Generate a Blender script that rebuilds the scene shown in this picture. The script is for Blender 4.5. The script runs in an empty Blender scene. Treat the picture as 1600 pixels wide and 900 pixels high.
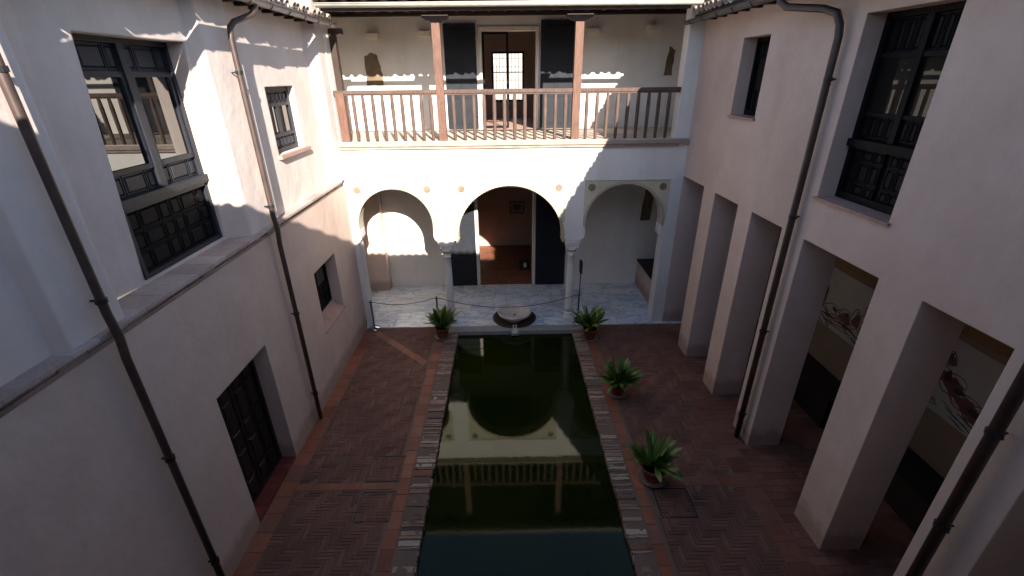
import bpy, math, random
from mathutils import Vector, Matrix
from mathutils.geometry import tessellate_polygon
random.seed(11)
SC = bpy.context.scene
COL = SC.collection
PI = math.pi

# ------------------------------------------------------------------ materials
def new_mat(name):
    m = bpy.data.materials.new(name); m.use_nodes = True
    nt = m.node_tree; bs = nt.nodes['Principled BSDF']
    return m, nt, bs
def N(nt, t, **kw):
    n = nt.nodes.new(t)
    for k, v in kw.items():
        if k in n.inputs: n.inputs[k].default_value = v
        else: setattr(n, k, v)
    return n
def L(nt, a, b): nt.links.new(a, b)
def ramp(nt, src, stops):
    r = nt.nodes.new('ShaderNodeValToRGB'); L(nt, src, r.inputs[0])
    e = r.color_ramp.elements
    while len(e) < len(stops): e.new(0.5)
    for i, (p, c) in enumerate(stops):
        e[i].position = p; e[i].color = (c[0], c[1], c[2], 1)
    return r
def mix(nt, fac, a, b, mode='MIX'):
    m = nt.nodes.new('ShaderNodeMix'); m.data_type = 'RGBA'; m.blend_type = mode
    for sock, v in ((m.inputs[0], fac), (m.inputs[6], a), (m.inputs[7], b)):
        if hasattr(v, 'links'): L(nt, v, sock)
        elif isinstance(v, (int, float)): sock.default_value = v
        else: sock.default_value = (v[0], v[1], v[2], 1)
    return m.outputs[2]
def coords(nt): return nt.nodes.new('ShaderNodeNewGeometry').outputs['Position']
def noise(nt, scale, detail=4, rough=.55, vec=None, stretch=None, dist=0):
    v = vec or coords(nt)
    if stretch:
        mp = nt.nodes.new('ShaderNodeMapping'); mp.inputs['Scale'].default_value = stretch
        L(nt, v, mp.inputs[0]); v = mp.outputs[0]
    n = N(nt, 'ShaderNodeTexNoise', Scale=scale, Detail=detail, Roughness=rough, Distortion=dist)
    L(nt, v, n.inputs['Vector']); return n.outputs['Fac']
def bump(nt, bs, hs, dist=.01, strength=.5):
    prev = None
    for h, d in hs:
        b = N(nt, 'ShaderNodeBump', Strength=strength, Distance=d)
        L(nt, h, b.inputs['Height'])
        if prev: L(nt, prev, b.inputs['Normal'])
        prev = b.outputs[0]
    L(nt, prev, bs.inputs['Normal'])
def plaster(name, c, stain=(.8, .77, .75), amt=.55, lo=.9, edge=0, foot=0):
    m, nt, bs = new_mat(name)
    n1 = noise(nt, .9, 5, .6, dist=.4); n2 = noise(nt, 4.5, 5, .65)
    n3 = noise(nt, 1.6, 4, .6, stretch=(1, 1, .22))
    dark = [x * y for x, y in zip(c, stain)]
    r1 = ramp(nt, n1, [(.33, dark), (.66, c)])
    r2 = ramp(nt, n2, [(.3, (lo, lo, lo)), (.7, (1, 1, 1))])
    r3 = ramp(nt, n3, [(.32, (.86, .83, .80)), (.55, (1, 1, 1))])
    a = mix(nt, amt, c, r1.outputs[0]); a = mix(nt, 1.0, a, r2.outputs[0], 'MULTIPLY')
    a = mix(nt, .5, a, r3.outputs[0], 'MULTIPLY')
    # fine hairline scratches and specks
    hl = ramp(nt, noise(nt, 3.2, 8, .75, dist=1.8), [(.494, (1, 1, 1)), (.5, (.86, .83, .81)), (.506, (1, 1, 1))])
    a = mix(nt, .5, a, hl.outputs[0], 'MULTIPLY')
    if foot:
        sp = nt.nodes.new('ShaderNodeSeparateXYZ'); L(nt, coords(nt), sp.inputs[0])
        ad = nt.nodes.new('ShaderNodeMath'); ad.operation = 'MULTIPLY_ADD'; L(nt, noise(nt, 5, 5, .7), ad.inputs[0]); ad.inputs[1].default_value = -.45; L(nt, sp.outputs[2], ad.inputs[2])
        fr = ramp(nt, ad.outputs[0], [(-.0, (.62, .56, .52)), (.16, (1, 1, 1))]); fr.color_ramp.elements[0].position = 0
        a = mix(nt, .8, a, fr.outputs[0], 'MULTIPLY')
    L(nt, a, bs.inputs['Base Color']); bs.inputs['Roughness'].default_value = .9
    bs.inputs['Specular IOR Level'].default_value = .2
    bump(nt, bs, [(noise(nt, 2.2, 3), .035), (noise(nt, 7, 4, .6), .006), (noise(nt, 22, 5, .7), .003)], strength=.5)
    if edge:
        bv = nt.nodes.new('ShaderNodeBevel'); bv.samples = 4; bv.inputs['Radius'].default_value = edge
        for n in nt.nodes:
            if n.bl_idname == 'ShaderNodeBump' and not n.inputs['Normal'].links: L(nt, bv.outputs[0], n.inputs['Normal']); break
    return m
def island(name, cols, rough=.8, bumps=((30, .003),), vein=None, dirt=.35, spec=.3):
    m, nt, bs = new_mat(name)
    g = nt.nodes.new('ShaderNodeNewGeometry')
    r = ramp(nt, g.outputs['Random Per Island'], [(i / (len(cols) - 1), c) for i, c in enumerate(cols)])
    d = ramp(nt, noise(nt, 1.4, 6, .7), [(.3, (.5, .48, .46)), (.62, (1, 1, 1))])
    a = mix(nt, dirt, r.outputs[0], d.outputs[0], 'MULTIPLY')
    d2 = ramp(nt, noise(nt, 26, 4, .7), [(.3, (.7, .68, .66)), (.6, (1, 1, 1))])
    a = mix(nt, .6 if vein is None else .1, a, d2.outputs[0], 'MULTIPLY')
    if vein is not None:
        off = nt.nodes.new('ShaderNodeVectorMath'); off.operation = 'MULTIPLY_ADD'
        cmb = nt.nodes.new('ShaderNodeCombineXYZ'); L(nt, g.outputs['Random Per Island'], cmb.inputs[0]); L(nt, g.outputs['Random Per Island'], cmb.inputs[2])
        L(nt, cmb.outputs[0], off.inputs[0]); off.inputs[1].default_value = (9, 5, 30); L(nt, coords(nt), off.inputs[2])
        rot = nt.nodes.new('ShaderNodeMapping'); rot.inputs['Rotation'].default_value = (0, 0, .7); rot.inputs['Scale'].default_value = (1, 3.2, 1); L(nt, off.outputs[0], rot.inputs[0])
        vn = noise(nt, 1.3, 3, .5, vec=rot.outputs[0], dist=1.2)
        vr = ramp(nt, vn, [(.40, (1, 1, 1)), (.47, vein), (.50, (.8, .82, .86)), (.56, (1, 1, 1))])
        a = mix(nt, .8, a, vr.outputs[0], 'MULTIPLY')
    L(nt, a, bs.inputs['Base Color']); bs.inputs['Roughness'].default_value = rough
    bs.inputs['Specular IOR Level'].default_value = spec
    bump(nt, bs, [(noise(nt, s, 4, .7), dd) for s, dd in bumps], strength=.6)
    return m
def wood(name, c, rough=.6, grain=(14, 14, 1.2), c2=None, spec=.35):
    m, nt, bs = new_mat(name)
    n = noise(nt, 5, 6, .65, stretch=grain, dist=.6)
    c2 = c2 or [x * .5 for x in c]
    r = ramp(nt, n, [(.3, c2), (.7, c)])
    n2 = ramp(nt, noise(nt, 3, 4), [(.3, (.75, .75, .75)), (.7, (1, 1, 1))])
    L(nt, mix(nt, 1, r.outputs[0], n2.outputs[0], 'MULTIPLY'), bs.inputs['Base Color'])
    bs.inputs['Roughness'].default_value = rough; bs.inputs['Specular IOR Level'].default_value = spec
    bump(nt, bs, [(n, .004)], strength=.5)
    return m
def plain(name, c, rough=.5, metal=0, spec=.5, var=.25):
    m, nt, bs = new_mat(name)
    r = ramp(nt, noise(nt, 6, 4), [(.3, [x * (1 - var) for x in c]), (.7, c)])
    L(nt, r.outputs[0], bs.inputs['Base Color'])
    bs.inputs['Roughness'].default_value = rough; bs.inputs['Metallic'].default_value = metal
    bs.inputs['Specular IOR Level'].default_value = spec
    return m
M = {}
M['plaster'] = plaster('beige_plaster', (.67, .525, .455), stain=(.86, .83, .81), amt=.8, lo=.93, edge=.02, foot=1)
M['plaster_up'] = plaster('pale_plaster', (.74, .64, .585), stain=(.88, .86, .84), amt=.6, lo=.94, edge=.025)
M['white'] = plaster('limewash', (.80, .77, .73), stain=(.92, .9, .86), amt=.5, lo=.95, edge=.015)
M['cream'] = plaster('cream_stucco', (.68, .63, .46), stain=(.8, .78, .7), amt=.6)
M['rim'] = plaster('stucco_rim', (.50, .44, .33), amt=.6)
M['room'] = plaster('room_plaster', (.50, .40, .35), amt=.5)
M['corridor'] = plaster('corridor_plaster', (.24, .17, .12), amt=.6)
M['mortar'] = plaster('mortar', (.20, .14, .11), amt=.6)
M['brick'] = island('paving_brick', [(.20, .090, .062), (.24, .112, .078), (.17, .078, .055), (.27, .135, .10), (.22, .098, .066)], .8, ((40, .004), (9, .005)), dirt=.75)
M['tile'] = island('terracotta_tile', [(.30, .105, .06), (.38, .155, .09), (.24, .08, .05), (.36, .125, .065), (.28, .13, .095)], .6, ((20, .003), (5, .004)), dirt=.75)
M['tile_dull'] = island('dull_paving_tile', [(.20, .085, .06), (.25, .105, .07), (.17, .07, .05), (.22, .10, .075), (.27, .125, .09)], .7, ((20, .003), (5, .005)), dirt=.8)
M['redtile'] = island('threshold_tile', [(.20, .045, .035), (.25, .06, .045), (.17, .04, .03)], .35, ((20, .002),), dirt=.3)
M['coping'] = island('rough_coping', [(.44, .32, .24), (.26, .14, .10), (.60, .50, .40), (.32, .19, .14), (.52, .40, .31), (.14, .075, .055)], .9, ((22, .03), (60, .008)), dirt=.8)
M['marble'] = island('marble', [(.78, .82, .86), (.86, .87, .87), (.66, .72, .79), (.82, .81, .77), (.79, .83, .87)], .28, ((6, .001),), vein=(.42, .46, .55), dirt=.12, spec=.5)
M['stone'] = plain('white_stone', (.62, .59, .54), .55)
M['stonelip'] = plain('grey_stone', (.36, .33, .31), .7)
M['column'] = plain('marble_column', (.82, .80, .76), .45, var=.15)
M['bowl'] = plain('bowl_marble', (.76, .65, .54), .45, var=.35)
M['moss'] = plain('mossy_stone', (.045, .043, .024), .6, var=.6)
M['ledge'] = island('ledge_tile', [(.50, .40, .36), (.56, .46, .42), (.44, .33, .29)], .8, ((18, .004),), dirt=.5)
M['sill'] = island('sill_tile', [(.42, .25, .21), (.50, .31, .26), (.36, .21, .17)], .7, ((18, .004),), dirt=.5)
M['ledgebrick'] = island('ledge_brick', [(.46, .35, .30), (.34, .24, .20), (.54, .44, .38)], .9, ((25, .015),), dirt=.8)
M['roof'] = island('roof_tile', [(.45, .36, .29), (.55, .47, .40), (.36, .27, .21), (.60, .54, .46), (.42, .31, .24)], .9, ((18, .006),), dirt=.6)
M['rail'] = wood('weathered_rail', (.155, .100, .080), .8, c2=(.075, .045, .036))
M['post'] = wood('post_wood', (.225, .120, .085), .75, c2=(.10, .05, .036))
M['darkwood'] = wood('dark_wood', (.06, .035, .025), .6)
M['winwood'] = wood('painted_window_wood', (.038, .042, .053), .5, c2=(.016, .018, .026), spec=.35)
M['winwood_dark'] = wood('dark_window_wood', (.010, .0095, .013), .6, c2=(.004, .004, .006), spec=.12)
M['doorwood'] = wood('old_door_wood', (.035, .022, .016), .5, c2=(.012, .008, .007))
M['leaf_black'] = plain('black_door_paint', (.026, .029, .036), .55, var=.25, spec=.15)
M['slabwood'] = wood('slab_edge_wood', (.46, .38, .32), .75, grain=(1.2, 14, 14), c2=(.27, .2, .16))
M['gallery_floor'] = island('gallery_tiles', [(.62, .52, .43), (.70, .61, .52), (.56, .46, .38)], .75, ((14, .003),), dirt=.5)
M['pipe'] = plain('brown_pipe', (.060, .034, .028), .42, spec=.5, var=.4)
M['pipe_left'] = plain('dusty_brown_pipe', (.080, .050, .042), .5, spec=.4, var=.4)
M['zinc'] = plain('pale_gutter', (.50, .48, .42), .45, var=.2)
M['darkgutter'] = plain('dark_gutter', (.07, .055, .05), .4, var=.3)
M['greygutter'] = plain('grey_gutter', (.26, .22, .21), .4, var=.3)
M['pot'] = plain('terracotta_pot', (.30, .085, .040), .7, var=.45)
M['saucer'] = plain('clay_saucer', (.20, .14, .12), .6)
M['soil'] = plain('soil', (.03, .02, .015), .95)
M['black'] = plain('black_metal', (.02, .02, .022), .4)
M['steel'] = plain('steel', (.55, .55, .56), .12, metal=1, var=.1)
M['steel_dull'] = plain('steel_pole', (.22, .21, .21), .3, metal=1, var=.1)
M['lamp'] = plain('lamp_housing', (.86, .80, .68), .5, var=.05)
M['old'] = plaster('exposed_masonry', (.27, .20, .135), stain=(.45, .42, .4), amt=.9, lo=.6)
M['rosette'] = plain('rosette_stucco', (.27, .20, .14), .8, var=.4)
M['roomfloor'] = island('room_brick_floor', [(.24, .085, .045), (.30, .12, .07), (.20, .07, .04)], .5, ((20, .002),), dirt=.4)
M['pinkfloor'] = island('pink_tiles', [(.50, .30, .22), (.56, .36, .28)], .5, ((14, .002),), dirt=.3)
M['whitepaint'] = plain('white_door_frame', (.72, .66, .58), .5, var=.1)
M['benchdark'] = plain('dark_bench', (.022, .014, .012), .5)
M['paper'] = plain('poster_paper', (.36, .33, .29), .7, var=.1)
M['ink'] = plain('poster_ink', (.14, .045, .04), .7, var=.3)
M['inkdark'] = plain('poster_dark_ink', (.03, .02, .025), .7, var=.3)
M['ground'] = plaster('earth', (.20, .16, .12))
M['picture'] = plain('picture_print', (.10, .09, .07), .4, var=.6)
def mk_water():
    m, nt, bs = new_mat('pool_water')
    r = ramp(nt, noise(nt, .8, 3), [(.35, (.006, .011, .0012)), (.7, (.013, .018, .002))])
    L(nt, r.outputs[0], bs.inputs['Base Color'])
    bs.inputs['Roughness'].default_value = .045; bs.inputs['IOR'].default_value = 1.33
    bs.inputs['Specular Tint'].default_value = (.92, .95, .84, 1)
    b = N(nt, 'ShaderNodeBump', Strength=.05, Distance=.01); L(nt, noise(nt, 4, 3), b.inputs['Height'])
    L(nt, b.outputs[0], bs.inputs['Normal'])
    return m
M['water'] = mk_water()
def mk_glass():
    m, nt, bs = new_mat('window_glass')
    bs.inputs['Base Color'].default_value = (.012, .011, .010, 1)
    bs.inputs['Roughness'].default_value = .01; bs.inputs['IOR'].default_value = 2.0
    return m
M['glass'] = mk_glass()
def mk_leaf():
    m, nt, bs = new_mat('aspidistra_leaf')
    g = nt.nodes.new('ShaderNodeNewGeometry')
    r = ramp(nt, g.outputs['Random Per Island'], [(0, (.050, .11, .015)), (.45, (.095, .185, .025)), (.80, (.17, .25, .045)), (.93, (.24, .27, .08)), (1, (.22, .15, .07))])
    st = ramp(nt, noise(nt, 22, 3), [(.35, (.7, .7, .7)), (.65, (1, 1, 1))])
    L(nt, mix(nt, 1, r.outputs[0], st.outputs[0], 'MULTIPLY'), bs.inputs['Base Color'])
    bs.inputs['Roughness'].default_value = .32; bs.inputs['Subsurface Weight'].default_value = 0
    return m
M['leaf'] = mk_leaf()
M['glass_dim'] = mk_glass().copy(); M['glass_dim'].node_tree.nodes['Principled BSDF'].inputs['IOR'].default_value = 1.25

# ------------------------------------------------------------------ mesh helper
class B:
    def __init__(s): s.v = []; s.f = []; s.sm = []
    def quad(s, *p, smooth=False):
        b = len(s.v); s.v += [tuple(q) for q in p]; s.f.append(tuple(range(b, b + len(p)))); s.sm.append(smooth); return s
    def boxm(s, fn, u0, u1, v0, v1, d0, d1):
        c = [fn(u, v, d) for d in (d0, d1) for v in (v0, v1) for u in (u0, u1)]
        b = len(s.v); s.v += [tuple(q) for q in c]
        for f in ((0, 1, 3, 2), (4, 6, 7, 5), (0, 4, 5, 1), (2, 3, 7, 6), (0, 2, 6, 4), (1, 5, 7, 3)):
            s.f.append(tuple(b + i for i in f)); s.sm.append(False)
        return s
    def box(s, x0, x1, y0, y1, z0, z1): return s.boxm(lambda a, b, c: (a, b, c), x0, x1, y0, y1, z0, z1)
    def bev(s, fn, u0, u1, v0, v1, d0, d1, b):
        # raised panel: base rectangle at d0, bevelled to a smaller face at d1
        q = [(u0, v0), (u1, v0), (u1, v1), (u0, v1)]; r = [(u0 + b, v0 + b), (u1 - b, v0 + b), (u1 - b, v1 - b), (u0 + b, v1 - b)]
        i = len(s.v); s.v += [tuple(fn(u, v, d0)) for u, v in q] + [tuple(fn(u, v, d1)) for u, v in r]
        for k in range(4):
            s.f.append((i + k, i + (k + 1) % 4, i + 4 + (k + 1) % 4, i + 4 + k)); s.sm.append(False)
        s.f.append((i + 4, i + 5, i + 6, i + 7)); s.sm.append(False); return s
    def lathe(s, cx, cy, prof, n=24, smooth=True):
        b = len(s.v)
        for r, z in prof:
            for k in range(n):
                a = 2 * PI * k / n; s.v.append((cx + r * math.cos(a), cy + r * math.sin(a), z))
        for i in range(len(prof) - 1):
            for k in range(n):
                k2 = (k + 1) % n
                s.f.append((b + i * n + k, b + i * n + k2, b + (i + 1) * n + k2, b + (i + 1) * n + k)); s.sm.append(smooth)
        for i in (0, len(prof) - 1):
            if prof[i][0] > 1e-4:
                s.f.append(tuple(b + i * n + k for k in range(n))); s.sm.append(False)
        return s
    def tube(s, pts, r, n=10, cap=True):
        pts = [Vector(p) for p in pts]; b = len(s.v); rr = r if isinstance(r, (list, tuple)) else [r] * len(pts)
        up = Vector((0, 0, 1)); t0 = (pts[1] - pts[0]).normalized()
        if abs(t0.z) > .9: up = Vector((1, 0, 0))
        for i, p in enumerate(pts):
            t = ((pts[min(i + 1, len(pts) - 1)] - p).normalized() + (p - pts[max(i - 1, 0)]).normalized())
            t = t.normalized() if t.length > 1e-6 else t0
            x = t.cross(up).normalized(); y = x.cross(t).normalized()
            for k in range(n):
                a = 2 * PI * k / n; s.v.append(tuple(p + (x * math.cos(a) + y * math.sin(a)) * rr[i]))
        for i in range(len(pts) - 1):
            for k in range(n):
                k2 = (k + 1) % n; s.f.append((b + i * n + k, b + i * n + k2, b + (i + 1) * n + k2, b + (i + 1) * n + k)); s.sm.append(True)
        if cap:
            s.f.append(tuple(b + k for k in range(n))); s.sm.append(False)
            s.f.append(tuple(b + (len(pts) - 1) * n + k for k in range(n))); s.sm.append(False)
        return s
    def prism(s, fn, poly, d0, d1, both=True):
        # polygon in (u,v), extruded from d0 (front) to d1 (back)
        n = len(poly); tr = tessellate_polygon([[Vector((u, v, 0)) for u, v in poly]])
        b = len(s.v); s.v += [tuple(fn(u, v, d0)) for u, v in poly] + [tuple(fn(u, v, d1)) for u, v in poly]
        for t in tr:
            s.f.append((b + t[0], b + t[1], b + t[2])); s.sm.append(False)
            if both: s.f.append((b + n + t[2], b + n + t[1], b + n + t[0])); s.sm.append(False)
        for k in range(n):
            k2 = (k + 1) % n; s.f.append((b + k, b + k2, b + n + k2, b + n + k)); s.sm.append(False)
        return s
    def build(s, name, mat, parent=None, origin=None, fix=True):
        me = bpy.data.meshes.new(name)
        if origin is None and parent is not None:
            r = parent
            while r.parent: r = r.parent
            origin = Vector(r.location)
        o_ = Vector(origin) if origin is not None else Vector((0, 0, 0))
        me.from_pydata([tuple(Vector(v) - o_) for v in s.v], [], s.f)
        me.polygons.foreach_set('use_smooth', s.sm)
        me.materials.append(M[mat] if isinstance(mat, str) else mat)
        if fix:
            import bmesh
            bm = bmesh.new(); bm.from_mesh(me); bmesh.ops.recalc_face_normals(bm, faces=bm.faces); bm.to_mesh(me); bm.free()
        me.update()
        o = bpy.data.objects.new(name, me); COL.objects.link(o)
        if parent is not None: o.parent = parent
        else: o.location = o_
        return o
def tag(o, label=None, cat=None, group=None, kind=None):
    if label: o['label'] = label
    if cat: o['category'] = cat
    if group: o['group'] = group
    if kind: o['kind'] = kind
    return o
def empty(name, loc, label, cat, group=None):
    o = bpy.data.objects.new(name, None); COL.objects.link(o); o.location = loc; o.empty_display_size = .2
    return tag(o, label, cat, group)
def dup(o, off):
    c = o.copy(); COL.objects.link(c); c.parent = o.parent; c.location = Vector(o.location) + Vector(off); return c

# ------------------------------------------------------------------ camera, light, world
cam = bpy.data.cameras.new('camera'); co = bpy.data.objects.new('camera', cam); COL.objects.link(co); SC.camera = co
cam.sensor_width = 36; cam.lens = 36 * 710.354 / 1600; cam.clip_end = 2000; cam.clip_start = .02
pitch, yaw, roll = .435632, .0113722, .0107426
F_ = Vector((math.sin(yaw) * math.cos(pitch), math.cos(yaw) * math.cos(pitch), -math.sin(pitch)))
R_ = Vector((math.cos(yaw), -math.sin(yaw), 0)); D_ = F_.cross(R_)
R2 = math.cos(roll) * R_ + math.sin(roll) * D_; D2 = -math.sin(roll) * R_ + math.cos(roll) * D_
co.matrix_world = Matrix(((R2.x, -D2.x, -F_.x, 0), (R2.y, -D2.y, -F_.y, 0), (R2.z, -D2.z, -F_.z, 5.669), (0, 0, 0, 1)))
SUN = Vector((-.29, 1, -.49)).normalized()
sl = bpy.data.lights.new('sun', 'SUN'); so = bpy.data.objects.new('sun', sl); COL.objects.link(so)
sl.energy = 5.0; sl.angle = math.radians(.5); sl.color = (1, .93, .83)
so.rotation_euler = SUN.to_track_quat('-Z', 'Y').to_euler(); so.location = (3, -8, 14)
w = bpy.data.worlds.new('World'); SC.world = w; w.use_nodes = True
nt = w.node_tree; bg = nt.nodes['Background']
sky = nt.nodes.new('ShaderNodeTexSky'); sky.sky_type = 'NISHITA'; sky.sun_disc = False
sky.sun_elevation = math.asin(-SUN.z); sky.sun_rotation = math.atan2(-SUN.x, -SUN.y); sky.altitude = 700
nt.links.new(sky.outputs[0], bg.inputs[0]); bg.inputs[1].default_value = .104
SC.view_settings.view_transform = 'Standard'; SC.view_settings.look = 'None'
SC.view_settings.exposure = 1.55; SC.view_settings.gamma = 1
SC.cycles.max_bounces = 8; SC.cycles.diffuse_bounces = 5; SC.cycles.glossy_bounces = 4
SC.cycles.use_denoising = True; SC.cycles.caustics_reflective = False; SC.cycles.caustics_refractive = False

# ------------------------------------------------------------------ ground, paving, pool
PX0, PX1, PY1, PY0 = -1.215, 1.567, 9.66, .6
b = B()
b.quad((-300, -300, -.75), (300, -300, -.75), (300, 300, -.75), (-300, 300, -.75))
tag(b.build('ground', 'ground', fix=False), kind='structure')
b = B()
for x0, x1, y0, y1 in ((-4.6, PX0 - .02, -3, 9.93), (PX1 + .02, 7, -3, 9.93), (PX0 - .02, PX1 + .02, -3, PY0), (PX0 - .02, PX1 + .02, PY1 + .02, 9.93)):
    b.box(x0, x1, y0, y1, -.3, -.008)
tag(b.build('paving_bed', 'mortar'), kind='structure')
def herring(b, x0, x1, y0, y1, w_=.05, n=5, g=.006, skip=()):
    ix0, ix1 = int(math.floor(x0 / w_)) - n, int(math.ceil(x1 / w_)) + n
    iy0, iy1 = int(math.floor(y0 / w_)) - n, int(math.ceil(y1 / w_)) + n
    for i in range(ix0, ix1):
        for j in range(iy0, iy1):
            d = (i - j) % (2 * n)
            if d == 0: r = (i * w_, (i + n) * w_, j * w_, (j + 1) * w_)
            elif d == 2 * n - 1: r = (i * w_, (i + 1) * w_, j * w_, (j + n) * w_)
            else: continue
            a0, a1, c0, c1 = max(r[0] + g / 2, x0), min(r[1] - g / 2, x1), max(r[2] + g / 2, y0), min(r[3] - g / 2, y1)
            if a1 - a0 < .012 or c1 - c0 < .012: continue
            mx, my = (a0 + a1) / 2, (c0 + c1) / 2
            if any(s0 < mx < s1 and t0 < my < t1 for s0, s1, t0, t1 in skip): continue
            z = random.uniform(-.0025, .0015); tl = random.uniform(-.0015, .0015)
            bb = .005
            k = len(b.v)
            b.v += [(a0, c0, -.012), (a1, c0, -.012), (a1, c1, -.012), (a0, c1, -.012),
                    (a0 + bb, c0 + bb, z + tl), (a1 - bb, c0 + bb, z - tl), (a1 - bb, c1 - bb, z - tl), (a0 + bb, c1 - bb, z + tl)]
            for f in ((0, 1, 5, 4), (1, 2, 6, 5), (2, 3, 7, 6), (3, 0, 4, 7), (4, 5, 6, 7)):
                b.f.append(tuple(k + q for q in f)); b.sm.append(False)
def tiles(b, x0, x1, y0, y1, tw, tl, z=0., g=.008, off=False, th=.012, jit=.001):
    """rows of tiles tw (x) by tl (y)"""
    nx = max(1, round((x1 - x0) / tw)); ny = max(1, round((y1 - y0) / tl)); sx = (x1 - x0) / nx; sy = (y1 - y0) / ny
    for j in range(ny):
        o = (.5 if (off and j % 2) else 0)
        for i in range(-1 if o else 0, nx):
            a0 = max(x0, x0 + (i + o) * sx); a1 = min(x1, x0 + (i + 1 + o) * sx)
            if a1 - a0 < .02: continue
            zz = z + random.uniform(-jit, jit)
            b.boxm(lambda p, q, r: (p, q, r), a0 + g / 2, a1 - g / 2, y0 + j * sy + g / 2, y0 + (j + 1) * sy - g / 2, z - th, zz)
hs = [(-2.26, -1.70, 5.14, 5.69), (-2.24, -1.70, 4.43, 4.98)]
b = B(); herring(b, -3.27, -1.775, .2, 9.90, skip=hs + [(-3.3, -1.7, 5.0, 5.13)])
tag(b.build('brick_paving', 'brick', fix=False), kind='structure')
hr = [(2.12, 2.66, 4.40, 4.93)]
b = B(); herring(b, 2.085, 3.50, .2, 9.90, skip=hr + [(2, 3.6, 4.95, 5.14)])
tag(b.build('brick_paving', 'brick', fix=False), kind='structure')
b = B()
tiles(b, -1.735, -1.545, .2, 9.90, .19, .29); tiles(b, -3.53, -3.275, .2, 9.90, .26, .29)
tiles(b, 1.875, 2.035, .2, 9.90, .16, .29)
tiles(b, -3.27, -1.78, 5.0, 5.13, .27, .13)
tiles(b, -1.52, -1.225, 5.24, 5.36, .3, .12, z=.002)
tag(b.build('tile_border', 'tile'), kind='structure')
b = B(); tiles(b, 2.09, 3.5, 4.95, 5.14, .27, .19); tiles(b, 3.505, 3.80, .2, 9.90, .29, .29, jit=.002); tiles(b, 3.81, 4.56, .2, 9.90, .25, .125, off=True, jit=.002); tag(b.build('arcade_paving', 'tile_dull'), kind='structure')
# diagonal band of tiles, laid a few millimetres proud of the herringbone
b = B()
p0, p1 = Vector((-3.24, 9.72)), Vector((-1.80, 8.33)); dv = (p1 - p0); ln = dv.length; dv /= ln; nv = Vector((-dv.y, dv.x))
k = 0.; q = 0
while k < ln - .05:
    e = min(k + .29, ln)
    b.boxm(lambda u, v, z: (p0.x + dv.x * u + nv.x * v, p0.y + dv.y * u + nv.y * v, z), k + .004, e - .004, -.085, .085, -.01, .004)
    k = e
tag(b.build('diagonal_tile_band', 'tile'), kind='structure')
# pool coping: rough headers on edge
def coping(x0, x1, y0, y1, skip=None):
    b = B(); y = y0
    while y < y1 - .02:
        wd = random.choice((.034, .042, .05, .05, .07, .095))
        if not (skip and skip[0] < y + wd / 2 < skip[1]):
            z = random.uniform(-.020, .012); a0 = x0 + random.uniform(0, .012); a1 = x1 + random.uniform(-.014, .006)
            ns = 4; zs = [z + random.uniform(-.007, .006) for _ in range(ns + 1)]
            ys = [(y + .002 + random.uniform(0, .006), y + wd - .002 - random.uniform(0, .006)) for _ in range(ns + 1)]
            k = len(b.v)
            for i in range(ns + 1):
                x = a0 + (a1 - a0) * i / ns
                b.v += [(x, ys[i][0], -.14), (x, ys[i][0] + .003, zs[i]), (x, ys[i][1] - .003, zs[i] + random.uniform(-.004, .004)), (x, ys[i][1], -.14)]
            for i in range(ns):
                for c in range(3):
                    b.f.append((k + i * 4 + c, k + i * 4 + c + 1, k + i * 4 + 5 + c, k + i * 4 + 4 + c)); b.sm.append(False)
            b.f.append((k, k + 1, k + 2, k + 3)); b.sm.append(False); b.f.append((k + ns * 4, k + ns * 4 + 1, k + ns * 4 + 2, k + ns * 4 + 3)); b.sm.append(False)
        y += wd + .008
    return b
b = coping(-1.525, -1.215, .6, 9.66, (5.22, 5.38)); tag(b.build('pool_coping', 'coping'), kind='structure')
b = coping(1.567, 1.852, .6, 9.66); tag(b.build('pool_coping', 'coping'), kind='structure')
b = B(); b.box(-1.53, 1.86, 9.665, 9.925, -.2, .012); b.box(-1.53, 1.86, .3, .6, -.2, .012)
tag(b.build('pool_head_stone', 'stonelip'), kind='structure')
b = B()
b.box(PX0 - .2, PX0 - .001, PY0, PY1, -.7, -.135); b.box(PX1 + .001, PX1 + .2, PY0, PY1, -.7, -.135)
b.box(PX0 - .2, PX1 + .2, PY1 + .003, PY1 + .2, -.7, -.201); b.box(PX0 - .2, PX1 + .2, PY0 - .2, PY0 - .003, -.7, -.201); b.box(PX0 - .2, PX1 + .2, PY0 - .2, PY1 + .2, -.74, -.701)
tag(b.build('pool_basin', 'moss'), kind='structure')
b = B(); b.quad((PX0 - .05, PY0 - .05, -.09), (PX1 + .05, PY0 - .05, -.09), (PX1 + .05, PY1 + .05, -.09), (PX0 - .05, PY1 + .05, -.09))
tag(b.build('pool_water', 'water', fix=False), kind='structure')
# portico and corridor floors
b = B(); tiles(b, -4.1, 4.65, 9.93, 12.42, .62, .41, z=.012, g=.009, off=True, th=.05)
tag(b.build('marble_floor', 'marble'), kind='structure')
b = B(); tiles(b, 4.565, 6.6, -3, 9.9, .25, .125, z=0, off=True); tag(b.build('corridor_floor', 'tile_dull'), kind='structure')

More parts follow.
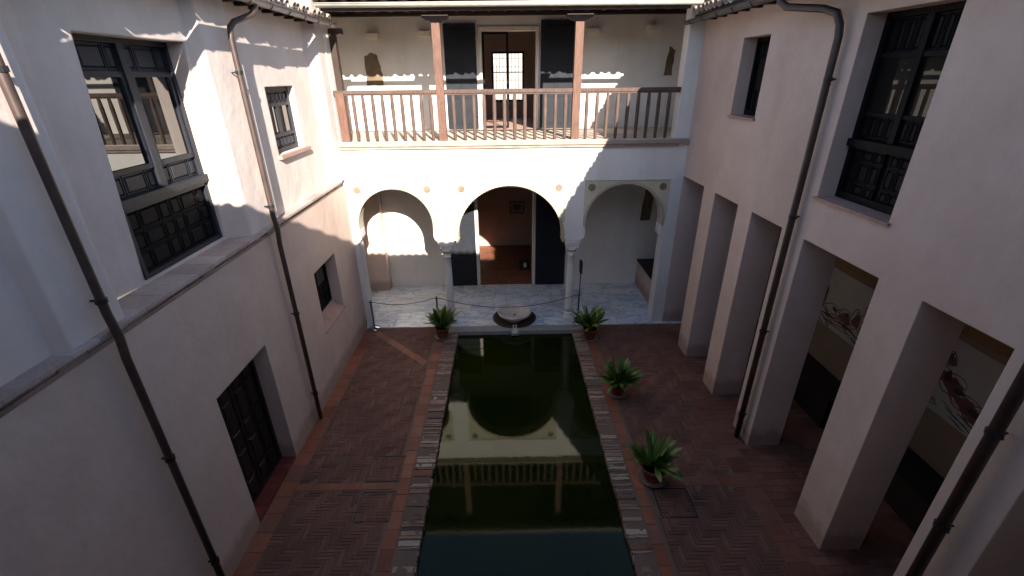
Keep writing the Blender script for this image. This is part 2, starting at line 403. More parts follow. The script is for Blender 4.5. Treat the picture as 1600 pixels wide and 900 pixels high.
# ------------------------------------------------------------------ inspection covers
def cover(x0, x1, y0, y1, label):
    t = empty('inspection_cover', ((x0 + x1) / 2, (y0 + y1) / 2, 0), label, 'inspection cover', 'brick filled inspection covers')
    b = B(); herring(b, x0 + .03, x1 - .03, y0 + .03, y1 - .03); b.build('brick_infill', 'brick', t, fix=False)
    b = B()
    for a in ((x0 + .012, x1 - .012, y0 + .012, y0 + .024), (x0 + .012, x1 - .012, y1 - .024, y1 - .012), (x0 + .012, x0 + .024, y0 + .024, y1 - .024), (x1 - .024, x1 - .012, y0 + .024, y1 - .024)):
        b.box(*a, -.02, .003)
    b.build('metal_rim', 'black', t)
cover(*hs[0], 'square brick-filled cover left of the pool, just beyond the terracotta cross band')
cover(*hs[1], 'square brick-filled cover left of the pool, nearer than the terracotta cross band')
cover(*hr[0], 'square brick-filled cover beside the nearest potted plant, right of the pool')

# ------------------------------------------------------------------ walls with openings
def wallgrid(fn, us, vs, holes, reveal, b=None, back=None):
    """fn(u,v,d): d = depth behind the face. holes: (u0,u1,v0,v1,reveal_depth)"""
    b = b or B()
    us = sorted(set(list(us) + [h[i] for h in holes for i in (0, 1)])); vs = sorted(set(list(vs) + [h[i] for h in holes for i in (2, 3)]))
    idx = {}
    def vt(u, v, d):
        key = (round(u, 4), round(v, 4), round(d, 4))
        if key not in idx: idx[key] = len(b.v); b.v.append(tuple(fn(u, v, d)))
        return idx[key]
    inside = lambda u, v: any(h[0] < u < h[1] and h[2] < v < h[3] for h in holes)
    for i in range(len(us) - 1):
        for j in range(len(vs) - 1):
            if inside((us[i] + us[i + 1]) / 2, (vs[j] + vs[j + 1]) / 2): continue
            b.f.append((vt(us[i], vs[j], 0), vt(us[i + 1], vs[j], 0), vt(us[i + 1], vs[j + 1], 0), vt(us[i], vs[j + 1], 0))); b.sm.append(False)
            if back: b.f.append((vt(us[i], vs[j], back), vt(us[i], vs[j + 1], back), vt(us[i + 1], vs[j + 1], back), vt(us[i + 1], vs[j], back))); b.sm.append(False)
    for h in holes:
        d = h[4] if len(h) > 4 else reveal
        hu = [u for u in us if h[0] <= u <= h[1]]; hv = [v for v in vs if h[2] <= v <= h[3]]
        for k in range(len(hu) - 1):
            for v in (h[2], h[3]):
                if v == vs[0]: continue
                b.f.append((vt(hu[k], v, 0), vt(hu[k + 1], v, 0), vt(hu[k + 1], v, d), vt(hu[k], v, d))); b.sm.append(False)
        for k in range(len(hv) - 1):
            for u in (h[0], h[1]):
                b.f.append((vt(u, hv[k], 0), vt(u, hv[k + 1], 0), vt(u, hv[k + 1], d), vt(u, hv[k], d))); b.sm.append(False)
    if back:
        for v in (vs[-1],):
            for k in range(len(us) - 1): b.f.append((vt(us[k], v, 0), vt(us[k + 1], v, 0), vt(us[k + 1], v, back), vt(us[k], v, back))); b.sm.append(False)
        for u in (us[0], us[-1]):
            for k in range(len(vs) - 1): b.f.append((vt(u, vs[k], 0), vt(u, vs[k + 1], 0), vt(u, vs[k + 1], back), vt(u, vs[k], back))); b.sm.append(False)
    return b

def frange(a, b_, n): return [a + (b_ - a) * i / n for i in range(n + 1)]
# ---- joinery: frame with raised panels in a rectangle of a wall plane
def panels(b, fn, u0, u1, v0, v1, cols, rows, d, gap=.022, h=.022):
    b.boxm(fn, u0 + .0005, u1 - .0005, v0 + .0005, v1 - .0005, d - .001, d - .024); d = d - .024
    cw = sum(cols); uu = u0; g = gap * .7
    for c in cols:
        ww = (u1 - u0) * c / cw; rw = sum(rows); vv = v0
        for r in rows:
            hh = (v1 - v0) * r / rw
            a0, a1, c0, c1 = uu + g, uu + ww - g, vv + g, vv + hh - g
            t = .011                                  # moulding ring round the field
            b.boxm(fn, a0, a1, c0, c0 + t, d - .001, d - .014); b.boxm(fn, a0, a1, c1 - t, c1, d - .001, d - .014)
            b.boxm(fn, a0, a0 + t, c0 + t, c1 - t, d - .001, d - .014); b.boxm(fn, a1 - t, a1, c0 + t, c1 - t, d - .001, d - .014)
            q = t + .010                              # raised and bevelled field
            if a1 - a0 > 2 * q + .03 and c1 - c0 > 2 * q + .03:
                b.bev(fn, a0 + q, a1 - q, c0 + q, c1 - q, d - .001, d - .018, .014)
            vv += hh
        uu += ww
def frame(b, fn, u0, u1, v0, v1, t, d0, d1):
    b.boxm(fn, u0, u1, v0, v0 + t, d0, d1); b.boxm(fn, u0, u1, v1 - t, v1, d0, d1)
    b.boxm(fn, u0, u0 + t, v0 + t, v1 - t, d0, d1); b.boxm(fn, u1 - t, u1, v0 + t, v1 - t, d0, d1)
# ---- barrel tile roof
def tile_roof(b, p, e, s, length, rows, pitch, sp=.21, step=.36, run=.36, endplain=2.5):
    """p eave start, e unit along eave, s unit horizontal up-slope"""
    p, e, s = Vector(p), Vector(e), Vector(s); tp = math.tan(pitch); n = int(length / sp); up = Vector((0, 0, 1))
    nn = (up - s * tp).normalized()
    for i in range(n):
        jo = random.uniform(-.025, .025)
        for r in range(rows):
            a = s * (r * run + (jo if r == 0 else jo * .6)); top = s * ((r + 1) * run + .05)
            for kind in (0, 1):
                cx = (i + .5 + .5 * kind) * sp; rad0 = .082 if kind else .088; rad1 = .07 if kind else .08
                seg = 6; q = len(b.v)
                for (base, rad, lift) in ((a, rad0, .035 if kind else .018), (top, rad1, .008 if kind else 0)):
                    for th in (0, .014):
                        for k in range(seg + 1):
                            an = PI * k / seg
                            cc = math.cos(an) * (rad - th); ss = math.sin(an) * (rad - th)
                            hgt = (ss + .03) if kind else (-ss + .075)
                            b.v.append(tuple(p + e * (cx + cc) + base + up * (base.dot(s) * tp) + nn * (hgt + lift)))
                m = seg + 1
                for k in range(seg):
                    b.f.append((q + k, q + k + 1, q + 2 * m + k + 1, q + 2 * m + k)); b.sm.append(True)
                    b.f.append((q + m + k, q + m + k + 1, q + 3 * m + k + 1, q + 3 * m + k)); b.sm.append(True)
                    b.f.append((q + k, q + k + 1, q + m + k + 1, q + m + k)); b.sm.append(False)
    a0 = p + s * .12 + up * (.12 * tp - .015); L1 = rows * run + endplain
    b.quad(a0, a0 + e * length, a0 + e * length + s * L1 + up * L1 * tp, a0 + s * L1 + up * L1 * tp)
def gutter(b, p, q, r=.07, th=.007, caps=True, seg=8):
    p, q = Vector(p), Vector(q); t = (q - p).normalized(); x = t.cross(Vector((0, 0, 1))).normalized(); up = Vector((0, 0, 1))
    i = len(b.v); m = seg + 1
    for base in (p, q):
        for rad in (r, r - th):
            for k in range(m):
                a = PI + PI * k / seg; b.v.append(tuple(base + x * math.cos(a) * rad + up * math.sin(a) * rad))
    for k in range(seg):
        b.f.append((i + k, i + k + 1, i + 2 * m + k + 1, i + 2 * m + k)); b.sm.append(True)
        b.f.append((i + m + k, i + m + k + 1, i + 3 * m + k + 1, i + 3 * m + k)); b.sm.append(True)
    for k in (0, seg): b.f.append((i + k, i + m + k, i + 3 * m + k, i + 2 * m + k)); b.sm.append(False)
    if caps:
        for o_ in (0, 2 * m): b.f.append(tuple(i + o_ + k for k in range(m))); b.sm.append(False)
    # rolled outer rim
    b.tube([p + x * r, q + x * r], .010, 6); b.tube([p - x * r, q - x * r], .006, 6)
def brackets(p, q, n, parent, mat, r=.075):
    p, q = Vector(p), Vector(q); t = (q - p).normalized(); x = t.cross(Vector((0, 0, 1))).normalized()
    for i in range(n):
        c = p + (q - p) * ((i + .5) / n); b = B()
        b.tube([c + x * math.cos(PI + PI * k / 8) * r + Vector((0, 0, 1)) * math.sin(PI + PI * k / 8) * r for k in range(9)], .006, 5)
        b.build('gutter_bracket', mat, parent)
def clamp(pos, r, d, parent, mat='black'):
    b = B(); b.lathe(pos[0], pos[1], [(r + .001, pos[2] - .02), (r + .010, pos[2] - .02), (r + .010, pos[2] + .02), (r + .001, pos[2] + .02)], 14, False)
    x1 = pos[0] + d * (r + .06); b.box(min(pos[0] + d * r, x1), max(pos[0] + d * r, x1), pos[1] - .008, pos[1] + .008, pos[2] - .008, pos[2] + .008)
    b.box(pos[0] - .008, pos[0] + .008, pos[1] + r + .005, pos[1] + r + .022, pos[2] - .009, pos[2] + .009)
    b.box(pos[0] - .008, pos[0] + .008, pos[1] - r - .022, pos[1] - r - .005, pos[2] - .009, pos[2] + .009)
    b.build('pipe_clamp', mat, parent)

# ================================================================== LEFT BUILDING
lb = empty('building', (-3.6, 5, 0), 'long beige building on the left, its tall panelled window above a tiled ledge', 'building')
XL = -3.52
low = lambda y, z, d: (XL - d, y, z)
b = wallgrid(low, frange(-3, 10.0, 26), [0, 1, 2, 3, 3.56], [(4.45, 5.68, 0, 2.18, .27), (7.67, 8.76, 1.22, 2.44, .26)], .26)
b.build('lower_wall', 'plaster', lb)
prof = [(-3, -3.64), (3.12, -3.64), (3.19, -3.545), (3.21, -3.54), (3.71, -3.525), (3.74, -3.527), (3.82, -3.71), (3.86, -3.73), (4.1, -3.745), (4.5, -3.68), (5.96, -3.64), (6.00, -3.635), (6.11, -3.555), (6.14, -3.54), (6.77, -3.54),
        (6.79, -3.542), (6.82, -3.62), (9.34, -3.62), (9.40, -3.615), (9.62, -3.48), (9.66, -3.47), (10.0, -3.47)]
def px(y):
    for (a, xa), (c, xc) in zip(prof, prof[1:]):
        if a <= y <= c: return xa + (xc - xa) * (y - a) / (c - a)
    return prof[-1][1]
def upper(y, z, d):
    lean = .19 * max(0, min(1, (6.2 - z) / 2.4)) if 3.8 < y < 6.01 else 0
    if d > 0: return ((-3.90 if y < 7 else -3.76), y, z)
    return (px(y) - lean, y, z)
b = wallgrid(upper, [q[0] for q in prof] + [1, 2, 5, 7.3, 9.1], [3.69, 4.3, 5, 6, 6.2, 6.6, 7.0],
             [(4.50, 5.95, 3.73, 6.06, .16), (7.56, 8.58, 4.555, 5.56, .20)], .2)
b.build('upper_wall', 'plaster_up', lb)
# ledge / string course
b = B(); tiles(b, -3.88, -3.47, -3, 9.76, .5, .28, z=3.69, g=.003, th=.035, jit=.002)
b.build('string_course', 'ledge', lb)
b = B(); y = -3; b.box(-3.86, -3.515, -3, 9.75, 3.561, 3.603); b.box(-3.86, -3.532, -3, 9.75, 3.604, 3.654)
while y < 9.72:
    wd = random.uniform(.14, .30)
    b.box(-3.53, -3.494 + random.uniform(-.016, .006), y, min(y + wd, 9.74), 3.622 + random.uniform(-.012, .006), 3.652)
    y += wd + .008
b.build('ledge_underside', 'ledgebrick', lb)
# big panelled window
LW = lambda y, z, d: (-3.87 - d, y, z)
wy0, wy1, wz0, wz1 = 4.505, 5.945, 3.735, 6.055
b = B(); b.boxm(LW, wy0, wy1, wz0, wz1, .06, .10)
frame(b, LW, wy0, wy1, wz0, wz1, .05, -.02, .06)
mid = 5.22
b.boxm(LW, mid - .045, mid + .045, 4.55, wz1 - .05, -.018, .06)
for a0, a1 in ((wy0 + .05, mid - .045), (mid + .045, wy1 - .05)):
    b.boxm(LW, a0, a1, 5.70, 5.755, .0, .06); b.boxm(LW, a0, a1, 4.80, 4.85, .0, .06)
    b.boxm(LW, a0, a0 + .045, 4.85, 5.70, .0, .06); b.boxm(LW, a1 - .045, a1, 4.85, 5.70, .0, .06)
    panels(b, LW, a0, a1, 5.755, wz1 - .05, [1, 2.2, 1], [1], .06, .014, .03)
    panels(b, LW, a0, a1, 4.58, 4.80, [1, 2.2, 1], [1], .06, .014, .03)
b.boxm(LW, wy0 - .0, wy1, 4.50, 4.58, -.06, .06); b.boxm(LW, wy0 + .01, wy1 - .01, 4.475, 4.50, -.04, .06); b.boxm(LW, wy0 + .01, wy1 - .01, 4.445, 4.475, -.02, .06)
b2 = B(); b2.boxm(LW, wy0 + .051, wy1 - .051, wz0 + .051, 4.444, .056, .059)
for i in range(2):
    a0 = wy0 + .05 + i * (wy1 - wy0 - .1) / 2; a1 = a0 + (wy1 - wy0 - .1) / 2
    panels(b2, LW, a0, a1, wz0 + .05, 4.445, [1, 1.6, 1], [1.1, 1, 1.1], .058, .010, .024)
win = b.build('window', 'winwood', lb); tag(win, 'tall grey-blue panelled window with two glass lights')
b2.build('shutter', 'winwood_dark', win)  # darker wood colour carries the shade on the lower panels
for a0, a1 in ((wy0 + .095, mid - .09), (mid + .09, wy1 - .095)):
    b = B(); b.boxm(LW, a0, a1, 4.85, 5.70, .028, .036); b.build('glass_pane', 'glass', win)
# small upper window
SW = lambda y, z, d: (-3.72 - d, y - .16, z + .004)
b = B(); b.boxm(SW, 7.725, 8.735, 4.553, 5.552, .06, .10); frame(b, SW, 7.725, 8.735, 4.553, 5.552, .07, 0, .06)
b.boxm(SW, 8.19, 8.27, 4.8, 5.3, .005, .06); b.boxm(SW, 7.795, 8.665, 5.26, 5.31, .0, .06); b.boxm(SW, 7.795, 8.665, 4.80, 4.85, .0, .06)
panels(b, SW, 7.80, 8.66, 5.31, 5.485, [1, 1, 1, 1, 1, 1], [1], .06, .010, .03); panels(b, SW, 7.80, 8.66, 4.61, 4.80, [1, 1, 1, 1, 1, 1], [1], .06, .010, .03)
win = b.build('window', 'winwood', lb); tag(win, 'small grey-blue casement window with turned panels')
for a0, a1 in ((7.80, 8.19), (8.27, 8.66)):
    b = B(); b.boxm(SW, a0, a1, 4.85, 5.26, .03, .038); b.build('glass_pane', 'glass', win)
b = B(); b.box(-3.72, -3.55, 7.50, 8.68, 4.50, 4.552); b.build('window_sill', 'sill', win)
# small lower window
DW = lambda y, z, d: (-3.74 - d, y, z)
b = B(); b.boxm(DW, 7.675, 8.755, 1.40, 2.435, .05, .08); frame(b, DW, 7.675, 8.755, 1.40, 2.435, .06, 0, .05); b.boxm(DW, 8.19, 8.24, 1.46, 2.375, .0, .05)
b.boxm(DW, 7.735, 8.69, 1.86, 1.90, .01, .05)
panels(b, DW, 7.74, 8.19, 1.46, 1.86, [1, 1], [1, 1], .05, .012, .02); panels(b, DW, 8.24, 8.69, 1.46, 1.86, [1, 1], [1, 1], .05, .012, .02)
win = b.build('window', 'winwood_dark', lb); tag(win, 'small dark shuttered window with sloping tiled sill')
for a0, a1 in ((7.735, 8.19), (8.24, 8.695)):
    b = B(); b.boxm(DW, a0, a1, 1.90, 2.375, .025, .033); b.build('glass_pane', 'glass', win)
b = B(); k = len(b.v)
b.v += [(-3.50, 7.64, 1.19), (-3.50, 8.79, 1.19), (-3.77, 8.752, 1.41), (-3.77, 7.678, 1.41), (-3.50, 7.64, 1.215), (-3.50, 8.79, 1.215), (-3.77, 8.752, 1.42), (-3.77, 7.678, 1.42)]
for f in ((0, 1, 2, 3), (4, 5, 6, 7), (0, 1, 5, 4), (1, 2, 6, 5), (3, 0, 4, 7)): b.f.append(tuple(k + q for q in f)); b.sm.append(False)
b.build('window_sill', 'sill', win)
# door
DR = lambda y, z, d: (-3.76 - d, y, z)
b = B(); b.boxm(DR, 4.455, 5.675, .03, 2.175, .05, .08); frame(b, DR, 4.455, 5.675, .03, 2.175, .06, -.01, .05); b.boxm(DR, 5.045, 5.085, .09, 2.11, .01, .05)
for a0 in (4.52, 5.09):
    panels(b, DR, a0, a0 + .52, .10, 2.10, [1, 1], [1, 1.6, 1, 1.6, 1], .05, .022, .03)
dr = b.build('door', 'doorwood', lb); tag(dr, 'dark panelled double door in a deep recess')
b = B()
for z in (.9,): b.tube([(-3.745, 5.03, z), (-3.70, 5.03, z), (-3.70, 5.03, z + .12), (-3.745, 5.03, z + .12)], .008, 6)
b.build('door_handle', 'black', dr)
b = B(); tiles(b, -3.80, -3.532, 4.452, 5.678, .27, .135, z=.03, g=.006, th=.05); b.build('threshold', 'redtile', lb)
# roof, gutter, pipes
b = B(); tile_roof(b, (-3.34, -.2, 6.635), (0, 1, 0), (-1, 0, 0), 10.3, 6, math.radians(24)); b.build('roof', 'roof', lb)
b = B(); b.box(-4.2, -3.42, -.2, 9.9, 6.615, 6.634); b.build('eaves_board', 'darkwood', lb)
for i in range(26):
    if i == 0:
        b = B(); b.box(-4.0, -3.45, -.1, -.03, 6.57, 6.614); raf = b.build('rafter', 'darkwood', lb)
    else: dup(raf, (0, .385 * i, 0))
gp, gq = (-3.25, -.5, 6.62), (-3.25, 10.05, 6.62)
b = B(); gutter(b, gp, gq, .072); gt = b.build('gutter', 'greygutter', lb); brackets(gp, gq, 18, lb, 'black', .076)
def pipe_left(y, yt, mat):
    b = B(); b.tube([(-3.25, yt, 6.58), (-3.25, yt, 6.52), (-3.29, yt - .08, 6.43), (-3.40, y + .09, 6.33), (-3.43, y + .02, 6.26), (-3.44, y, 6.12), (-3.44, y, 3.85), (-3.42, y, 3.62), (-3.44, y, 3.40), (-3.445, y, .04)], .036, 14)
    p = b.build('downpipe', mat, lb)
    for z in (5.75, 3.98, 2.2, .6): clamp((-3.44, y, z), .036, -1, lb)
pipe_left(3.50, 3.9, 'pipe_left'); pipe_left(6.59, 7.02, 'pipe_left')

# ================================================================== RIGHT BUILDING
rb = empty('building', (4.1, 5, 0), 'long beige building on the right, raised on a row of square piers', 'building')
XR = lambda y: 4.125 - .0231 * y
RW = lambda y, z, d: (XR(y) + d, y, z)
holes = [(8.92, 9.998, 0, 3.66, .53), (7.55, 8.43, 0, 3.65, .53), (6.255, 7.10, 0, 3.65, .53), (4.44, 5.75, 0, 3.65, .53), (3.03, 3.89, 0, 3.65, .53), (1.2, 2.53, 0, 3.65, .53), (-.5, .6, 0, 3.65, .53),
         (4.56, 5.72, 4.23, 6.26, .24), (7.59, 8.385, 5.02, 6.20, .24)]
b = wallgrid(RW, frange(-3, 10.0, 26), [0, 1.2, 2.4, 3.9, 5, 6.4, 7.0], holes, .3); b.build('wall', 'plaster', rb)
# back face of the arcade, corridor walls and ceiling
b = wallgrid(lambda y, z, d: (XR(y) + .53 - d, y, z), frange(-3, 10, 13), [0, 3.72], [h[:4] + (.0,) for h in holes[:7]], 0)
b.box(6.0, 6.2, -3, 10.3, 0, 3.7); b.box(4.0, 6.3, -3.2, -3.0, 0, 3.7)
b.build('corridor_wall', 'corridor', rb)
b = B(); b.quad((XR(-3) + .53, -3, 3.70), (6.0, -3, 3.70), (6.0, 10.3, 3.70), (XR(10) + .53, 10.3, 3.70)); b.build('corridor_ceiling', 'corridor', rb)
b = B(); b.box(5.94, 5.998, -2, 9.9, 2.56, 2.98); b.build('wall_beam', wood('golden_wood', (.30, .17, .07), .6, (1, 14, 14)), rb)
def rwin(y0, y1, z0, z1, d, label, kind):
    G = lambda y, z, q: (XR(y) + d + q, y, z)
    b = B(); b.boxm(G, y0 - .03, y1 + .03, z0 - .02, z1 + .03, .06, .09); frame(b, G, y0 - .02, y1 + .02, z0 + .01, z1 + .02, .082, -.012, .06)
    c = (y0 + y1) / 2; gl = []
    if kind:
        b.boxm(G, c - .04, c + .04, z0 + .72, z1 - .06, -.012, .06)
        for a0, a1 in ((y0 + .064, c - .04), (c + .04, y1 - .064)):
            panels(b, G, a0, a1, z1 - .40, z1 - .064, [1, 1, 1, 1], [1], .06, .010, .03); b.boxm(G, a0, a1, z1 - .45, z1 - .40, 0, .06)
            panels(b, G, a0, a1, z0 + .74, z0 + .98, [1, 1, 1, 1], [1], .06, .010, .03); b.boxm(G, a0, a1, z0 + .98, z0 + 1.02, 0, .06)
            gl.append((a0, a1, z0 + 1.02, z1 - .45))
            panels(b, G, a0, a1, z0 + .07, z0 + .62, [1, 1.3, 1], [1, 1.6, 1], .06, .012, .03)
        b.boxm(G, y0 + .01, y1 - .01, z0 + .64, z0 + .72, -.06, .06); b.boxm(G, y0 + .02, y1 - .02, z0 + .62, z0 + .64, -.04, .06)
    else:
        b.boxm(G, c - .03, c + .03, z0 + .07, z1 - .06, -.005, .06)
        for a0, a1 in ((y0 + .064, c - .03), (c + .03, y1 - .064)):
            panels(b, G, a0, a1, z0 + .07, z0 + .4, [1, 1], [1], .06, .010, .03); panels(b, G, a0, a1, z1 - .3, z1 - .07, [1, 1], [1], .06, .010, .03)
            gl.append((a0, a1, z0 + .4, z1 - .3))
    win = b.build('window', 'winwood_dark', rb); tag(win, label)
    for a in gl:
        b = B(); b.boxm(G, *a, .03, .038); b.build('glass_pane', 'glass_dim', win)
    b = B(); S = lambda y, z, q: (XR(y) + q, y, z)
    b.boxm(S, y0 - .03, y1 + .03, z0 - .028, z0 + .006, -.035, 0.001); b.boxm(S, y0 + .003, y1 - .003, z0 + .002, z0 + .006, 0.001, d + .02); b.build('window_sill', 'sill', win)
rwin(4.56, 5.72, 4.23, 6.26, .235, 'large black panelled window set deep in the wall', True)
rwin(7.59, 8.385, 5.02, 6.20, .235, 'small narrow dark window set deep in the wall', False)
b = B(); tile_roof(b, (3.60, -.2, 6.68), (0, 1, 0), (1, 0, 0), 10.1, 6, math.radians(21)); b.build('roof', 'roof', rb)
b = B(); b.box(3.62, 4.6, -.2, 9.9, 6.655, 6.675); b.build('eaves_board', 'darkwood', rb)
for i in range(26):
    if i == 0:
        b = B(); b.box(3.64, 4.3, -.1, -.03, 6.58, 6.648); raf = b.build('rafter', 'darkwood', rb)
    else: dup(raf, (0, .385 * i, 0))
gp, gq = (3.55, -.5, 6.60), (3.55, 10.1, 6.60)
b = B(); gutter(b, gp, gq, .065); b.build('gutter', 'darkgutter', rb); brackets(gp, gq, 18, rb, 'black', .069)
b = B(); b.tube([(3.54, 6.75, 6.60), (3.54, 6.75, 6.50), (3.60, 6.66, 6.43), (3.80, 6.22, 6.36), (3.87, 6.06, 6.30), (3.895, 6.0, 6.18), (3.90, 5.97, 6.05), (3.90, 5.96, 3.0), (3.90, 5.95, .03)], .044, 14)
b.build('downpipe', 'pipe', rb)
for z in (5.6, 3.9, 2.1, .5): clamp((3.90, 5.955, z), .044, 1, rb)
b = B(); b.tube([(3.54, 3.1, 6.60), (3.56, 3.05, 6.45), (3.85, 2.85, 6.33), (3.94, 2.79, 6.2), (3.94, 2.79, 6.05), (3.94, 2.79, .03)], .05, 14); b.build('downpipe', 'pipe', rb)
for z in (5.0, 3.0, 1.9, .5): clamp((3.94, 2.79, z), .05, 1, rb)

# ================================================================== FRONT BUILDING (gallery over arcade)
fb = empty('building', (0, 11, 0), 'white building across the far end, three round arches below a timber gallery', 'building')
FW = lambda x, z, d: (x, 10.0 + d, z)
SP = 2.20
arches = [(-2.50, .84, 2.62, -3.41, -1.59), (.085, 1.20, 2.30, -1.25, 1.37), (2.675, .875, 2.63, 1.71, 3.61)]
def arch_pts(c, r, cz, xl, xr, n=44):
    pts = [(xl, SP), (xl + (c - r - xl) * .25, SP + .03), (xl + (c - r - xl) * .75, SP + .06), (c - r * .985, SP + .13)]
    a0 = -math.asin(min(.9, max(0, (cz - SP - .2) / r))) if cz - SP > .25 else 0
    a0 = max(a0, -.15)
    for k in range(n + 1):
        a = PI - a0 + (2 * a0 - PI) * k / n if False else (PI - a0) - (PI - 2 * a0) * k / n
        pts.append((c + r * math.cos(a), cz + r * math.sin(a)))
    pts += [(c + r * .985, SP + .13), (xr - (xr - c - r) * .75, SP + .06), (xr - (xr - c - r) * .25, SP + .03), (xr, SP)]
    return pts
poly = [(-4.3, 0), (-3.41, 0)]
for a in arches: poly += arch_pts(*a)
poly += [(3.61, 0), (6.0, 0), (6.0, 3.69), (4.6, 3.69), (4.6, 4.335), (-4.3, 4.335)]
b = B(); b.prism(FW, poly, 0, .34); b.build('arcade_wall', 'white', fb)
# alfiz panels, arch rims, rosettes
alf = [(-3.42, -1.575), (-1.135, 1.33), (1.745, 3.63)]
for (c, r, cz, xl, xr), (ax0, ax1) in zip(arches, alf):
    r2 = r + .045; zb = 2.66; zt = 3.575
    a0 = math.asin(min(1, max(-1, (zb - cz) / r2))); n = 40
    pts = []
    for k in range(n + 1):
        a = PI - a0 - (PI - 2 * a0) * k / n; pts.append((max(ax0 + .004, min(ax1 - .004, c + r2 * math.cos(a))), cz + r2 * math.sin(a)))
    pl = [(ax0, zb)] + pts + [(ax1, zb), (ax1, zt), (ax0, zt)]
    b = B(); b.prism(FW, pl, -.010, .0005); b.build('spandrel_panel', 'cream', fb)
    b = B(); b.boxm(FW, ax0 - .01, ax1 + .01, zt + .001, zt + .014, -.024, .0005); b.build('panel_moulding', 'rim', fb)
    b = B(); rr_ = random.Random(int(c * 10))
    for k in range(150):
        x = rr_.uniform(ax0 + .02, ax1 - .02); z = rr_.uniform(2.75, zt - .02); dd = math.hypot(x - c, z - cz)
        if dd < r + .085 or any(math.hypot(x - q, z - 3.435) < .12 for q in (ax0 + .155, ax1 - .155)): continue
        w_ = rr_.uniform(.012, .022); a = rr_.choice((0, PI / 4))
        b.prism(FW, [(x + w_ * math.cos(a + t * PI / 2), z + w_ * math.sin(a + t * PI / 2)) for t in range(4)], -.014, -.009)
    b.build('carved_relief', 'cream', fb)
    # serrated rim
    b = B(); nn = 120; s0 = len(b.v)
    for k in range(nn + 1):
        a = PI + .10 - (PI + .2) * k / nn; ri = r - (.012 if k % 2 else -.002); ro = r + .05
        for rad, d in ((ri, -.022), (ro, -.022), (ri, .336), (ro, .0)):
            b.v.append(FW(c + rad * math.cos(a), cz + rad * math.sin(a), d))
    for k in range(nn):
        q = s0 + 4 * k
        for f in ((0, 1, 5, 4), (0, 4, 6, 2), (1, 3, 7, 5)): b.f.append(tuple(q + i for i in f)); b.sm.append(False)
    b.build('arch_rim', 'rim', fb)
    for sx in (-1, 1):
        cx = (ax0 + .155) if sx < 0 else (ax1 - .155); pts = []
        for k in range(48):
            a = 2 * PI * k / 48; rr = .080 + .012 * math.cos(8 * a); pts.append((cx + rr * math.cos(a), 3.435 + rr * math.sin(a)))
        b = B(); b.prism(FW, pts, -.020, -.009)
        for k in range(8):
            a = 2 * PI * k / 8; x, z = cx + .045 * math.cos(a), 3.435 + .045 * math.sin(a)
            b.prism(FW, [(x + .018 * math.cos(t * PI / 4), z + .018 * math.sin(t * PI / 4)) for t in range(8)], -.026, -.019)
        b.build('rosette', 'rosette', fb)
# columns
def column(x):
    y = 10.17
    b = B(); b.lathe(x, y, [(.095, .29), (.098, .40), (.088, 1.5), (.080, 1.78), (.092, 1.79), (.092, 1.81), (.080, 1.82), (.080, 1.84), (.092, 1.85), (.092, 1.87), (.08, 1.88)], 24)
    sh = b.build('column', 'column', fb); tag(sh, 'slender white marble column with ringed neck')
    b = B(); b.box(x - .13, x + .13, y - .13, y + .13, .012, .10); b.lathe(x, y, [(.125, .10), (.135, .13), (.125, .17), (.105, .19), (.11, .22), (.115, .25), (.10, .29)], 24); b.build('column_base', 'column', sh)
    b = B(); b.lathe(x, y, [(.082, 1.88), (.09, 1.92), (.105, 1.95), (.10, 1.97)], 24)
    for k in range(16):
        a = 2 * PI * k / 16; b.tube([(x + .092 * math.cos(a), y + .092 * math.sin(a), 1.89), (x + .105 * math.cos(a), y + .105 * math.sin(a), 1.95), (x + .13 * math.cos(a), y + .13 * math.sin(a), 1.975)], [.012, .018, .012], 6)
    b.boxm(lambda u, v, z: (u, v, z), x - .125, x + .125, y - .125, y + .125, 1.97, 2.08)
    for sx in (-1, 1):
        for sy in (-1, 1): b.lathe(x + sx * .115, y + sy * .115, [(.0, 1.99), (.03, 2.0), (.036, 2.03), (.03, 2.06), (0, 2.07)], 10)
    b.box(x - .155, x + .155, y - .155, y + .155, 2.08, 2.13); b.box(x - .175, x + .175, y - .17, y + .17, 2.13, 2.198)
    b.build('capital', 'column', sh)
column(-1.42); column(1.54)
# portico: back wall with doorway, end walls, ceiling
BW = lambda x, z, d: (x, 12.40 + d, z)
b = wallgrid(BW, frange(-4.3, 6.0, 12), [0, 1, 2, 3, 4.35], [(-.87, .815, .0, 3.0, .32)], .32, back=.32); b.build('portico_wall', 'white', fb)
b = B(); b.box(-4.2, -4.0, 10.34, 12.40, 0, 4.3); b.box(4.85, 5.05, 10.34, 12.40, 0, 4.3); b.build('portico_end_wall', 'white', fb)
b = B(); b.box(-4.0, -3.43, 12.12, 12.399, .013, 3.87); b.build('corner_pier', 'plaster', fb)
b = B(); b.box(-4.2, 4.9, 10.34, 12.4, 4.0, 4.04); b.build('portico_ceiling', 'darkwood', fb)
for i in range(22):
    if i == 0:
        b = B(); b.box(-4.1, -4.0, 10.345, 12.395, 3.88, 3.998); raf = b.build('ceiling_beam', 'darkwood', fb)
    else: dup(raf, (.40 * i, 0, 0))
# masonry bench on the right of the portico
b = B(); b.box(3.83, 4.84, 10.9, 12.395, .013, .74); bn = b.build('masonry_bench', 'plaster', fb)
b = B(); b.box(3.81, 4.845, 10.88, 12.398, .742, .78); b.build('bench_top', 'darkwood', bn)
